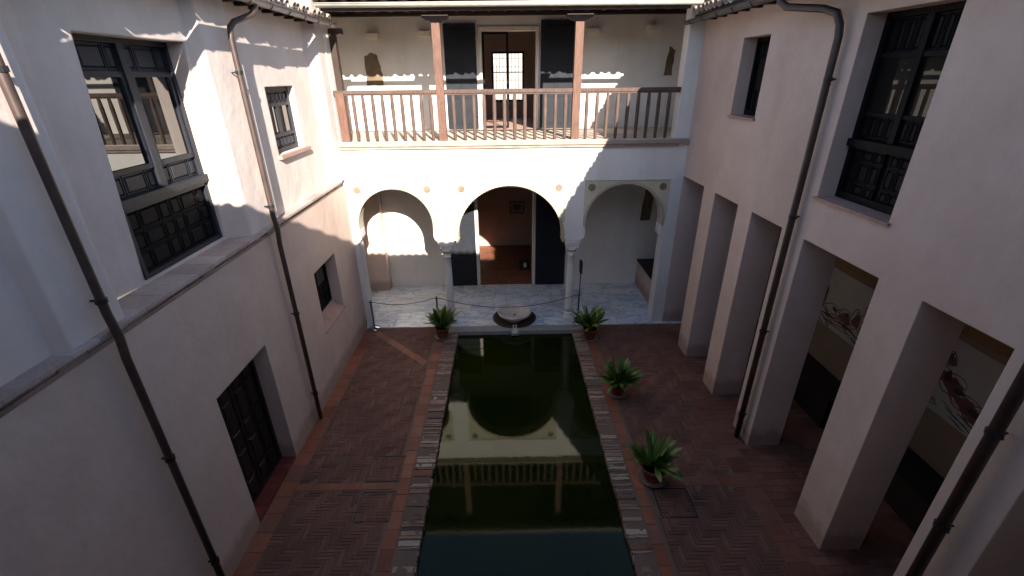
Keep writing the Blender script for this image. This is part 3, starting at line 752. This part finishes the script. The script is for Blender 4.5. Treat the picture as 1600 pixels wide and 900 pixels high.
# folded black door leaves on the portico wall
def leaf(x0, x1, z0, z1, y, parent, label=None, mat='leaf_black'):
    G = lambda x, z, d: (x, y - d, z)
    b = B(); b.boxm(G, x0, x1, z0, z1, 0, .045)
    w_ = x1 - x0; h_ = z1 - z0
    for r0, r1 in ((.05, .32), (.36, .64), (.68, .95)):
        G2 = lambda x, z, d: (x, y - .045 - d, z)
        for q in (0, 1):
            u0 = x0 + w_ * (.08 + .45 * q); u1 = u0 + w_ * .39
            frame(b, G2, u0, u1, z0 + h_ * r0, z0 + h_ * r1, .022, 0, .012)
    o = b.build('door_leaf', mat, parent)
    if label: tag(o, label)
    b = B()
    for z in (z0 + .3, z1 - .3): b.lathe(x0 + .02 if x0 > 0 else x1 - .02, y - .05, [(.014, z - .05), (.014, z + .05)], 8)
    b.build('hinge', 'black', o)
leaf(-1.69, -.885, .03, 2.95, 12.39, fb); leaf(.83, 1.69, .03, 2.95, 12.39, fb)
b = B()
for x0, x1 in ((-.869, -.80), (.745, .814)): b.box(x0, x1, 12.385, 12.73, .0, 2.99)
b.box(-.80, .745, 12.385, 12.73, 2.92, 2.995); b.build('door_frame', 'whitepaint', fb)
# room behind the portico
b = B(); b.box(-3.2, -3.0, 12.72, 16.1, 0, 3.4); b.box(3.0, 3.2, 12.72, 16.1, 0, 3.4); b.box(-3.2, 3.2, 15.9, 16.1, 0, 3.4); b.build('room_wall', 'room', fb)
b = B(); b.box(-3.2, 3.2, 12.72, 16.1, 3.4, 3.5); b.build('room_ceiling', 'darkwood', fb)
b = B(); tiles(b, -3.0, 3.0, 12.42, 15.9, .28, .14, z=.008, g=.006, off=True, th=.05); b.build('room_floor', 'roomfloor', fb)
# gallery slab
b = B(); b.box(-4.2, 4.7, 9.93, 12.30, 4.342, 4.43); b.box(-3.52, 3.70, 9.90, 9.929, 4.36, 4.435); b.box(-3.50, 3.68, 9.94, 9.998, 4.30, 4.341)
b.build('gallery_slab', 'slabwood', fb)
b = B(); tiles(b, -3.6, 3.9, 9.95, 12.30, .28, .14, z=4.448, g=.006, off=True, th=.015); tiles(b, 3.91, 4.7, 10.02, 12.30, .28, .14, z=4.448, g=.006, off=True, th=.015); tiles(b, -4.2, -3.61, 10.02, 12.30, .28, .14, z=4.448, g=.006, off=True, th=.015)
b.build('gallery_floor', 'gallery_floor', fb)
# end piers of the gallery
b = B(); b.box(3.60, 4.62, 10.0, 10.30, 4.449, 7.0); b.build('gallery_pier', 'white', fb)
b = B(); b.box(-4.2, -3.46, 10.0, 10.30, 4.449, 7.0); b.build('gallery_pier', 'white', fb)
# gallery back wall with doorway
GW = lambda x, z, d: (x, 12.30 + d, z)
b = wallgrid(GW, frange(-4.2, 4.9, 10), [4.40, 5, 6, 7.12], [(-.60, .86, 4.40, 6.74, .30)], .3, back=.3); b.box(-4.4, -4.2, 10.0, 12.6, 4.4, 7.1); b.box(4.7, 4.9, 10.0, 12.6, 4.4, 7.1)
b.build('gallery_wall', 'white', fb)
leaf(-1.42, -.66, 4.47, 6.80, 12.29, fb); leaf(.89, 1.70, 4.47, 6.86, 12.29, fb)
b = B(); b.box(-.60, -.53, 12.27, 12.55, 4.45, 6.73); b.box(.78, .85, 12.27, 12.55, 4.45, 6.73); b.box(-.53, .78, 12.27, 12.55, 6.65, 6.735); b.build('door_frame', 'whitepaint', fb)
b = B(); G = lambda x, z, d: (x, 12.50 + d, z); frame(b, G, -.525, .11, 4.46, 6.64, .05, 0, .04)
gd = b.build('glass_door', 'winwood_dark', fb)
# upper room
b = wallgrid(lambda x, z, d: (x, 16.5 + d, z), [-3.2, 3.2], [4.4, 7.1], [(-.40, .66, 4.9, 6.4, .3)], .3); b.box(-3.2, -3.0, 12.61, 16.5, 4.4, 7.1); b.box(3.0, 3.2, 12.61, 16.5, 4.4, 7.1)
b.build('room_wall', 'room', fb)
b = B(); b.box(-3.2, 3.2, 12.61, 16.8, 7.1, 7.15); b.build('room_ceiling', 'darkwood', fb)
b = B(); tiles(b, -3.0, 3.0, 12.30, 16.5, .30, .30, z=4.449, g=.005, th=.04); b.build('room_floor', 'pinkfloor', fb)
G = lambda x, z, d: (x, 16.56 + d, z)
b = B(); frame(b, G, -.40, .66, 4.9, 6.4, .06, 0, .05); b.boxm(G, .10, .17, 4.96, 6.34, .002, .05)
for z in (5.78,): b.boxm(G, -.34, .10, z, z + .03, .005, .045); b.boxm(G, .17, .60, z, z + .03, .005, .045)
wn = b.build('window', 'winwood_dark', fb); tag(wn, 'bright barred window at the back of the upper room')
b = B()
for x in (-.25, -.14, -.03, .26, .37, .48): b.box(x - .008, x + .008, 16.70, 16.716, 4.95, 6.38)
for z in (5.2, 5.55, 5.95, 6.2): b.box(-.38, .64, 16.718, 16.726, z, z + .012)
b.build('window_grille', 'black', wn)
# posts, brackets, beam
for i, x in enumerate((-1.30, 1.475)):
    b = B(); b.boxm(lambda u, v, z: (u, v, z), x - .08, x + .08, 10.01, 10.16, 4.45, 6.62)
    p = b.build('post', 'post', fb)
    b = B(); P = lambda u, v, d: (x + u, 10.005 + d, 6.62 + v * .66)
    b.prism(P, [(-.09, 0), (.09, 0), (.11, .03), (.18, .05), (.21, .09), (.25, .11), (.25, .18), (-.25, .18), (-.25, .11), (-.21, .09), (-.18, .05), (-.11, .03)], 0, .18)
    b.build('post_bracket', 'darkwood', p)
b = B(); b.box(-3.42, -3.25, 10.01, 10.15, 4.45, 5.40); p = b.build('newel_post', 'post', fb)
b = B(); b.box(-3.458, -3.34, 10.31, 10.44, 4.45, 6.45); b.box(-3.458, -3.20, 10.31, 10.44, 6.45, 6.56); b.build('dark_post', 'darkwood', fb)  # dark wood colour makes this sunward part read as shaded
b = B(); b.box(-4.2, 4.7, 10.10, 10.20, 6.825, 6.97); b.build('gallery_beam', 'darkwood', fb)
for i in range(24):
    if i == 0:
        b = B(); P = lambda u, v, d: (-4.05 + d, 9.72 + u, 6.90 + v); b.prism(P, [(0, .06), (.1, .0), (2.55, .125), (2.55, .22), (0, .125)], 0, .08); raf = b.build('rafter', 'darkwood', fb)
    else: dup(raf, (.37 * i, 0, 0))
b = B(); b.quad((-4.6, 9.66, 7.03), (5.0, 9.66, 7.03), (5.0, 12.6, 7.16), (-4.6, 12.6, 7.16)); b.quad((-4.6, 9.66, 7.045), (-4.6, 12.6, 7.175), (5.0, 12.6, 7.175), (5.0, 9.66, 7.045)); b.build('roof_boards', 'darkwood', fb)
b = B(); tile_roof(b, (-4.0, 9.68, 6.97), (1, 0, 0), (0, 1, 0), 8.3, 6, math.radians(16), endplain=3); b.build('roof', 'roof', fb)
gp, gq = (-3.36, 9.60, 6.885), (3.62, 9.60, 6.885)
b = B(); gutter(b, gp, gq, .068); b.build('gutter', 'zinc', fb)
b = B(); b.box(-4.19, 4.69, 12.14, 12.298, 6.955, 7.10); b.build('wall_plate', 'darkwood', fb)
# balustrade
bal = empty('balustrade_parts', (0, 0, 0), None, None)
COL.objects.unlink(bal); bpy.data.objects.remove(bal)
b = B(); b.box(-3.46, 3.60, 10.03, 10.14, 5.372, 5.44); b.box(-3.46, 3.60, 10.05, 10.12, 5.34, 5.371)
ra = b.build('handrail', 'rail', fb)
xs = [-3.09 + (-1.51 + 3.09) * i / 8 for i in range(9)] + [-1.05 + (2.31) * i / 11 for i in range(12)] + [1.70 + 1.7 * i / 8 for i in range(9)]
b = B(); b.lathe(xs[0], 10.085, [(.030, 4.45), (.034, 4.5), (.038, 4.9), (.040, 5.15), (.030, 5.345)], 8, True); ba = b.build('baluster', 'rail', fb)
for x in xs[1:]: dup(ba, (x - xs[0], 0, 0))

# things on the gallery and portico walls
for x, z, wd, lab in ((-3.09, 6.56, .27, 'cream box light above the brown masonry patch in the upper gallery'), (-1.86, 6.60, .27, 'cream box light half hidden behind the left timber gallery post'),
                  (2.12, 6.62, .25, 'cream box light just right of the right timber gallery post'), (3.56, 6.68, .30, 'cream box light at the far right end of the upper gallery')):
    t = empty('wall_light', (x, 12.3, z), lab, 'wall light', 'box lights on the gallery wall')
    b = B(); b.box(x - wd / 2, x + wd / 2, 12.17, 12.297, z - .06, z + .05); b.build('housing', 'lamp', t)
    b = B(); b.box(x - wd / 2 + .02, x + wd / 2 - .02, 12.19, 12.28, z - .068, z - .061); b.build('diffuser', 'whitepaint', t)
def patch(name, fnp, pts, label, d0=-.014, d1=.002):
    q = []
    for (a, c), (a2, c2) in zip(pts, pts[1:] + pts[:1]):
        for k in range(5):
            t = k / 5; q.append((a + (a2 - a) * t + random.uniform(-.012, .012), c + (c2 - c) * t + random.uniform(-.012, .012)))
    b = B(); b.prism(fnp, q, d0, d1); return b.build(name, 'old', fb)
tag(patch('exposed_masonry', GW, [(-3.36, 5.50), (-2.95, 5.50), (-2.96, 5.75), (-3.05, 6.15), (-3.16, 6.22), (-3.35, 6.14)], ''), 'tall brown patch of bare masonry')
tag(patch('exposed_masonry', GW, [(3.92, 5.65), (4.12, 5.65), (4.14, 6.2), (4.0, 6.3)], ''), 'narrow brown patch of bare masonry')
tag(patch('exposed_masonry', BW, [(3.78, 1.95), (4.06, 1.95), (4.1, 3.1), (3.85, 3.2)], ''), 'brown stucco remnant high on the portico wall')
# framed picture at the back of the lower room
t = empty('framed_picture', (.38, 15.9, 1.45), 'small framed picture on the pink wall seen through the central arch', 'picture')
G = lambda x, z, d: (x, 15.89 - d, z)
b = B(); frame(b, G, .13, .64, 1.23, 1.66, .035, 0, .03); b.build('picture_frame', 'darkwood', t)
b = B(); b.boxm(G, .165, .605, 1.265, 1.625, 0, .01); b.build('mount', 'paper', t)
b = B(); b.boxm(G, .24, .53, 1.33, 1.56, .011, .014); b.build('print', 'picture', t)
# small floor box with white face in the room
t = empty('floor_box', (.55, 13.6, 0), 'small black box with a white oval face on the brown floor inside the doorway', 'small_box')
b = B(); b.box(.40, .72, 13.55, 13.75, .01, .30); b.build('cabinet', 'black', t)
b = B(); b.prism(lambda x, z, d: (x, 13.548 - d, z), [(.58 + .05 * math.cos(k * PI / 8), .17 + .08 * math.sin(k * PI / 8)) for k in range(16)], .012, 0); b.build('face_disc', 'whitepaint', t)

# ================================================================== NEAR BUILDING (behind the camera)
nb = empty('building', (0, -1.5, 0), 'plain white building with a tiled roof at the near end of the courtyard', 'building')
b = wallgrid(lambda x, z, d: (x, -.12 - d, z), frange(-4.3, 6.0, 10), [0, 2, 4.1], [(-2.6, -1.1, 0, 2.8, .3), (-.7, 1.1, 0, 2.9, .3), (1.5, 3.0, 0, 2.8, .3)], .3); b.build('wall', 'white', nb)
b = B(); b.box(-4.3, 6.0, -2.8, -.12, 4.1, 4.35); b.build('gallery_slab', 'slabwood', nb)
b = B(); b.box(-4.3, 6.0, -3.2, -3.0, 0, 7.0); b.box(-4.3, 6.0, -3.0, -2.8, 4.35, 7.0); b.build('back_wall', 'white', nb)
b = B(); b.box(-5.0, 6.5, -3.2, .22, 6.86, 6.90); b.build('roof_boards', 'darkwood', nb)
b = B(); tile_roof(b, (-5.0, .30, 6.84), (1, 0, 0), (0, -1, 0), 11.5, 5, math.radians(21), endplain=3); b.build('roof', 'roof', nb)
b = B(); gutter(b, (-3.3, .36, 6.80), (3.6, .36, 6.80), .07); b.build('gutter', 'darkgutter', nb)
for i, x in enumerate((-2.6, 2.6)):
    b = B(); b.box(x - .06, x + .06, -.30, -.18, 4.35, 6.92); b.build('post', 'post', nb)
# house added beyond, a bright backdrop seen through the far window
hb = empty('house', (0, 27, 0), 'added house wall, a bright backdrop glimpsed through the barred upper window', 'house')
b = B(); b.box(-10, 10, 27, 33, -.7, 9.5); b.build('wall', 'stonelip', hb)
b = B(); b.prism(lambda u, v, d: (d, 26.6 + u, 9.5 + v), [(0, 0), (6.8, 0), (3.4, 1.8)], -10.3, 10.3); b.build('roof', 'roof', hb)

# ================================================================== FOUNTAIN
t = empty('fountain', (.17, 10.35, 0), 'shallow round marble fountain bowl at the head of the pool', 'fountain')
fx, fy = .17, 10.33
b = B(); b.lathe(fx, fy, [(.0, .016), (.54, .016), (.56, .022), (.56, .030), (.50, .030), (.42, .018), (0, .018)], 40); b.build('drain_ring', 'moss', t)
b = B(); b.lathe(fx, fy - .12, [(0, .15), (.04, .15), (.06, .155), (.12, .16), (.26, .19), (.355, .25), (.385, .285), (.41, .29), (.43, .27), (.41, .22), (.30, .13), (.16, .09), (.12, .06), (.17, .02), (0, .02)][::-1], 44); bo = b.build('bowl', 'bowl', t)
b = B(); b.lathe(fx, fy - .12, [(.03, .152), (.035, .175), (.02, .19), (.0, .195)], 12); b.build('jet_nozzle', 'steel_dull', bo)
b = B(); b.box(fx - .05, fx - .02, 9.50, 9.92, .013, .045); b.box(fx + .02, fx + .05, 9.50, 9.92, .013, .045); b.box(fx - .02, fx + .02, 9.50, 9.92, .013, .02)
b.box(fx - .085, fx + .085, 9.56, 9.655, -.06, .011); b.build('spout_channel', 'stone', t)

# ================================================================== STANCHIONS AND ROPES
def stanchion(x, y, h, lab, z0=0):
    t = empty('stanchion', (x, y, z0), lab, 'stanchion', 'rope posts across the portico')
    b = B(); b.lathe(x, y, [(0, z0 + .002), (.14, z0 + .002), (.145, z0 + .012), (.13, z0 + .03), (.06, z0 + .045), (.03, z0 + .06), (0, z0 + .06)], 28); b.build('base', 'steel', t)
    b = B(); b.lathe(x, y, [(.022, z0 + .05), (.022, h - .06), (.028, h - .06), (.028, h - .02), (.02, h - .01), (.012, h), (.02, h + .012), (.0, h + .02)], 14); b.build('pole', 'steel_dull', t)
    b = B(); b.tube([(x - .05, y, h - .035), (x + .05, y, h - .035)], .008, 6); b.build('hook', 'black', t)
stanchion(-3.32, 9.90, .77, 'steel rope post at the foot of the left wall')
stanchion(-1.74, 10.02, .80, 'steel rope post behind the potted plant left of the pool head', .012)
stanchion(1.76, 10.02, .83, 'steel rope post behind the potted plant right of the pool head', .012)
def rope(p, q, sag, lab):
    p, q = Vector(p), Vector(q); n = 24; b = B()
    pts = [p + (q - p) * (i / n) + Vector((0, 0, -sag * 4 * (i / n) * (1 - i / n))) for i in range(n + 1)]
    b.tube(pts, .0075, 6); tag(b.build('barrier_rope', 'black', None, origin=p), lab, 'rope', 'ropes between the posts')
rope((-3.27, 9.90, .735), (-1.79, 10.02, .765), .11, 'short dark rope between the two posts left of the pool')
rope((-1.69, 10.02, .765), (1.71, 10.02, .795), .30, 'long dark rope sagging past the fountain between the two potted plants')
t = empty('sign_stand', (1.78, 10.2, 0), 'thin tall black stand beside the right column', 'stand')
b = B(); b.lathe(1.80, 10.22, [(.10, .014), (.10, .024), (.015, .03), (.012, 1.55), (.0, 1.56)], 14); b.build('pole', 'black', t)
b = B(); b.box(1.775, 1.825, 10.12, 10.32, 1.30, 1.60); b.build('holder', 'black', t)

# ================================================================== POTTED PLANTS
def plant(x, y, r, h, n, potr, poth, lab, seed, lean=(0, 0)):
    rnd = random.Random(seed)
    t = empty('potted_plant', (x, y, 0), lab, 'potted plant', 'potted aspidistras beside the pool')
    b = B(); b.lathe(x, y, [(0, .035), (potr * .68, .035), (potr * .75, .08), (potr * .93, poth - .05), (potr, poth - .05), (potr * 1.03, poth), (potr * .92, poth), (potr * .88, poth - .04), (0, poth - .04)], 28); pt = b.build('pot', 'pot', t)
    b = B(); b.lathe(x, y, [(0, poth - .035), (potr * .9, poth - .035)], 20); b.build('soil', 'soil', pt)
    b = B(); b.lathe(x, y, [(0, .006), (potr * .95, .006), (potr * 1.2, .04), (potr * 1.16, .045), (potr * .9, .03), (0, .03)], 28); b.build('saucer', 'saucer', t)
    b = B()
    for i in range(n):
        a = rnd.uniform(0, 2 * PI); ro = rnd.uniform(0, potr * .6)
        tilt = rnd.uniform(.2, 1.35) * (r / .4); Ln = rnd.uniform(.45, .98) * h; wd = rnd.uniform(.026, .042)
        d = Vector((math.cos(a), math.sin(a), 0)) + Vector((lean[0], lean[1], 0)) * .5; d.normalize()
        side = Vector((-d.y, d.x, 0)); base = Vector((x, y, poth - .03)) + d * ro
        ns = 9; k = len(b.v); pos = base.copy(); roll_ = rnd.uniform(-.5, .5); droop = rnd.uniform(.6, 1.5)
        for s_ in range(ns + 1):
            u = s_ / ns; an = tilt * .45 + tilt * droop * u ** 1.4 * .75
            dirv = Vector((0, 0, 1)) * math.cos(an) + d * math.sin(an); nrm = d * math.cos(an) - Vector((0, 0, 1)) * math.sin(an)
            if s_: pos = pos + dirv * (Ln / ns)
            if u < .28: wv = .006 + .010 * u
            else:
                q = (u - .28) / .72; wv = .009 + wd * math.sin(PI * q ** .8) ** .8 if q < .995 else .001
            sd = side * math.cos(roll_) + nrm * math.sin(roll_)
            b.v += [tuple(pos - sd * wv + nrm * wv * .25), tuple(pos + nrm * (-wv * .15)), tuple(pos + sd * wv + nrm * wv * .25)]
        for s_ in range(ns):
            q = k + s_ * 3
            b.f.append((q, q + 1, q + 4, q + 3)); b.sm.append(True); b.f.append((q + 1, q + 2, q + 5, q + 4)); b.sm.append(True)
    b.build('foliage', 'leaf', t, fix=False)
plant(-1.56, 9.42, .40, .62, 95, .17, .30, 'potted leafy plant at the far left corner of the pool', 3)
plant(1.93, 9.25, .37, .64, 90, .17, .30, 'potted leafy plant at the far right corner of the pool', 5)
plant(2.12, 7.18, .44, .55, 110, .165, .27, 'bushy potted plant beside the middle of the right pool edge', 8)
plant(2.20, 5.12, .46, .56, 70, .19, .26, 'potted plant with the longest sprawling blades, nearest one right of the pool', 13, lean=(.25, 0))

# ================================================================== CORRIDOR: posters and benches
def poster(y0, y1, z0, z1, lab, seed, fig):
    rnd = random.Random(seed)
    t = empty('poster', (5.99, (y0 + y1) / 2, (z0 + z1) / 2), lab, 'poster', 'posters in the arcade passage')
    P = lambda u, v, d: (5.985 - d, y1 - (y1 - y0) * u, z0 + (z1 - z0) * v)
    b = B(); b.boxm(P, 0, 1, 0, 1, 0, .006); b.build('sheet', 'paper', t)
    b = B(); b2 = B()
    ar = (y1 - y0) / (z1 - z0)
    def stroke(bb, pts, w_, d):
        q0 = len(bb.v)
        for k, (u, v) in enumerate(pts):
            pa = pts[max(0, k - 1)]; pb = pts[min(len(pts) - 1, k + 1)]; tx, ty = (pb[0] - pa[0]) * ar, pb[1] - pa[1]; l = math.hypot(tx, ty) or 1
            ww = w_ * (.4 + .6 * math.sin(PI * (k + .5) / len(pts))); nx, ny = -ty / l * ww / ar, tx / l * ww
            bb.v += [P(u + nx, v + ny, d), P(u - nx, v - ny, d)]
        for k in range(len(pts) - 1): bb.f.append((q0 + 2 * k, q0 + 2 * k + 1, q0 + 2 * k + 3, q0 + 2 * k + 2)); bb.sm.append(False)
    cl = lambda q: (min(.985, max(.015, q[0])), min(.98, max(.02, q[1])))
    for (cx, cy, rx, ry) in fig[0]:
        ph = rnd.uniform(0, 6)
        if rx < .15:
            b.prism(P, [cl((cx + rx * .72 * (1 + .25 * math.sin(3 * t + ph)) * math.cos(t) + .02, cy + ry * .72 * (1 + .2 * math.cos(4 * t + ph)) * math.sin(t) - .02)) for t in [2 * PI * k / 22 for k in range(22)]], .0064, .006)
        stroke(b, [cl((cx + rx * (1 + .12 * math.sin(3 * t + ph)) * math.cos(t), cy + ry * (1 + .12 * math.cos(2 * t + ph)) * math.sin(t))) for t in [2 * PI * k / 28 for k in range(29)]], .009, .0068)
        for k in range(5):
            a = rnd.uniform(0, 6.28); l = rnd.uniform(1.2, 2.6); f = rnd.uniform(.25, .85)
            stroke(b, [cl((cx + rx * f * math.cos(a + l * t / 8), cy + ry * f * math.sin(a + l * t / 8) + .02 * math.sin(t))) for t in range(9)], rnd.uniform(.005, .013), .0072)
    for (cx, cy, rx, ry) in fig[1]:
        b2.prism(P, [cl((cx + rx * (1 + rnd.uniform(-.3, .3)) * math.cos(2 * PI * k / 10), cy + ry * (1 + rnd.uniform(-.3, .3)) * math.sin(2 * PI * k / 10))) for k in range(10)], .0082, .006)
    for k in range(13):
        u = rnd.uniform(0, .8); v = rnd.uniform(.04, .22); l = rnd.uniform(.08, .2)
        stroke(b2, [cl((u + l * t / 6, v - .04 * t / 6 + .006 * math.sin(t))) for t in range(7)], rnd.uniform(.005, .012), .0078)
    b.build('printed_figure', 'ink', t, fix=False); b2.build('ink_lines', 'inkdark', t, fix=False)
# left/right in the print are generic draped figures
poster(6.35, 7.75, 1.36, 2.45, 'pale poster of a reclining red figure, behind the opening beside the downpipe', 4,
       ([(.08, .45, .05, .22), (.30, .32, .16, .10), (.52, .34, .14, .12), (.70, .42, .08, .16), (.84, .40, .08, .18), (.85, .66, .05, .06), (.45, .16, .30, .07)], [(.12, .55, .02, .1), (.34, .36, .05, .03), (.56, .40, .04, .04), (.86, .62, .02, .03), (.6, .2, .12, .02), (.25, .2, .08, .02)]))
poster(3.95, 5.42, 1.33, 2.45, 'pale poster of a seated round-headed figure, nearest in the arcade passage', 9,
       ([(.24, .74, .06, .085), (.20, .52, .10, .10), (.34, .46, .13, .15), (.50, .34, .14, .12), (.66, .28, .14, .13), (.80, .34, .12, .2), (.12, .40, .08, .06)], [(.22, .78, .04, .03), (.28, .52, .03, .08), (.42, .42, .05, .04), (.60, .30, .05, .04), (.15, .36, .06, .02), (.72, .38, .03, .08)]))
for y0, y1, h_, lab in ((6.1, 8.9, .62, 'long dark bench against the passage wall beneath the first poster'), (4.0, 5.25, .58, 'short dark bench against the passage wall beneath the seated-figure poster')):
    t = empty('bench', (5.7, (y0 + y1) / 2, 0), lab, 'bench')
    b = B(); b.box(5.42, 5.98, y0, y1, h_ - .06, h_); b.build('seat', 'benchdark', t)
    b = B(); b.box(5.46, 5.97, y0 + .03, y1 - .03, .005, h_ - .061); b.build('bench_body', 'benchdark', t)
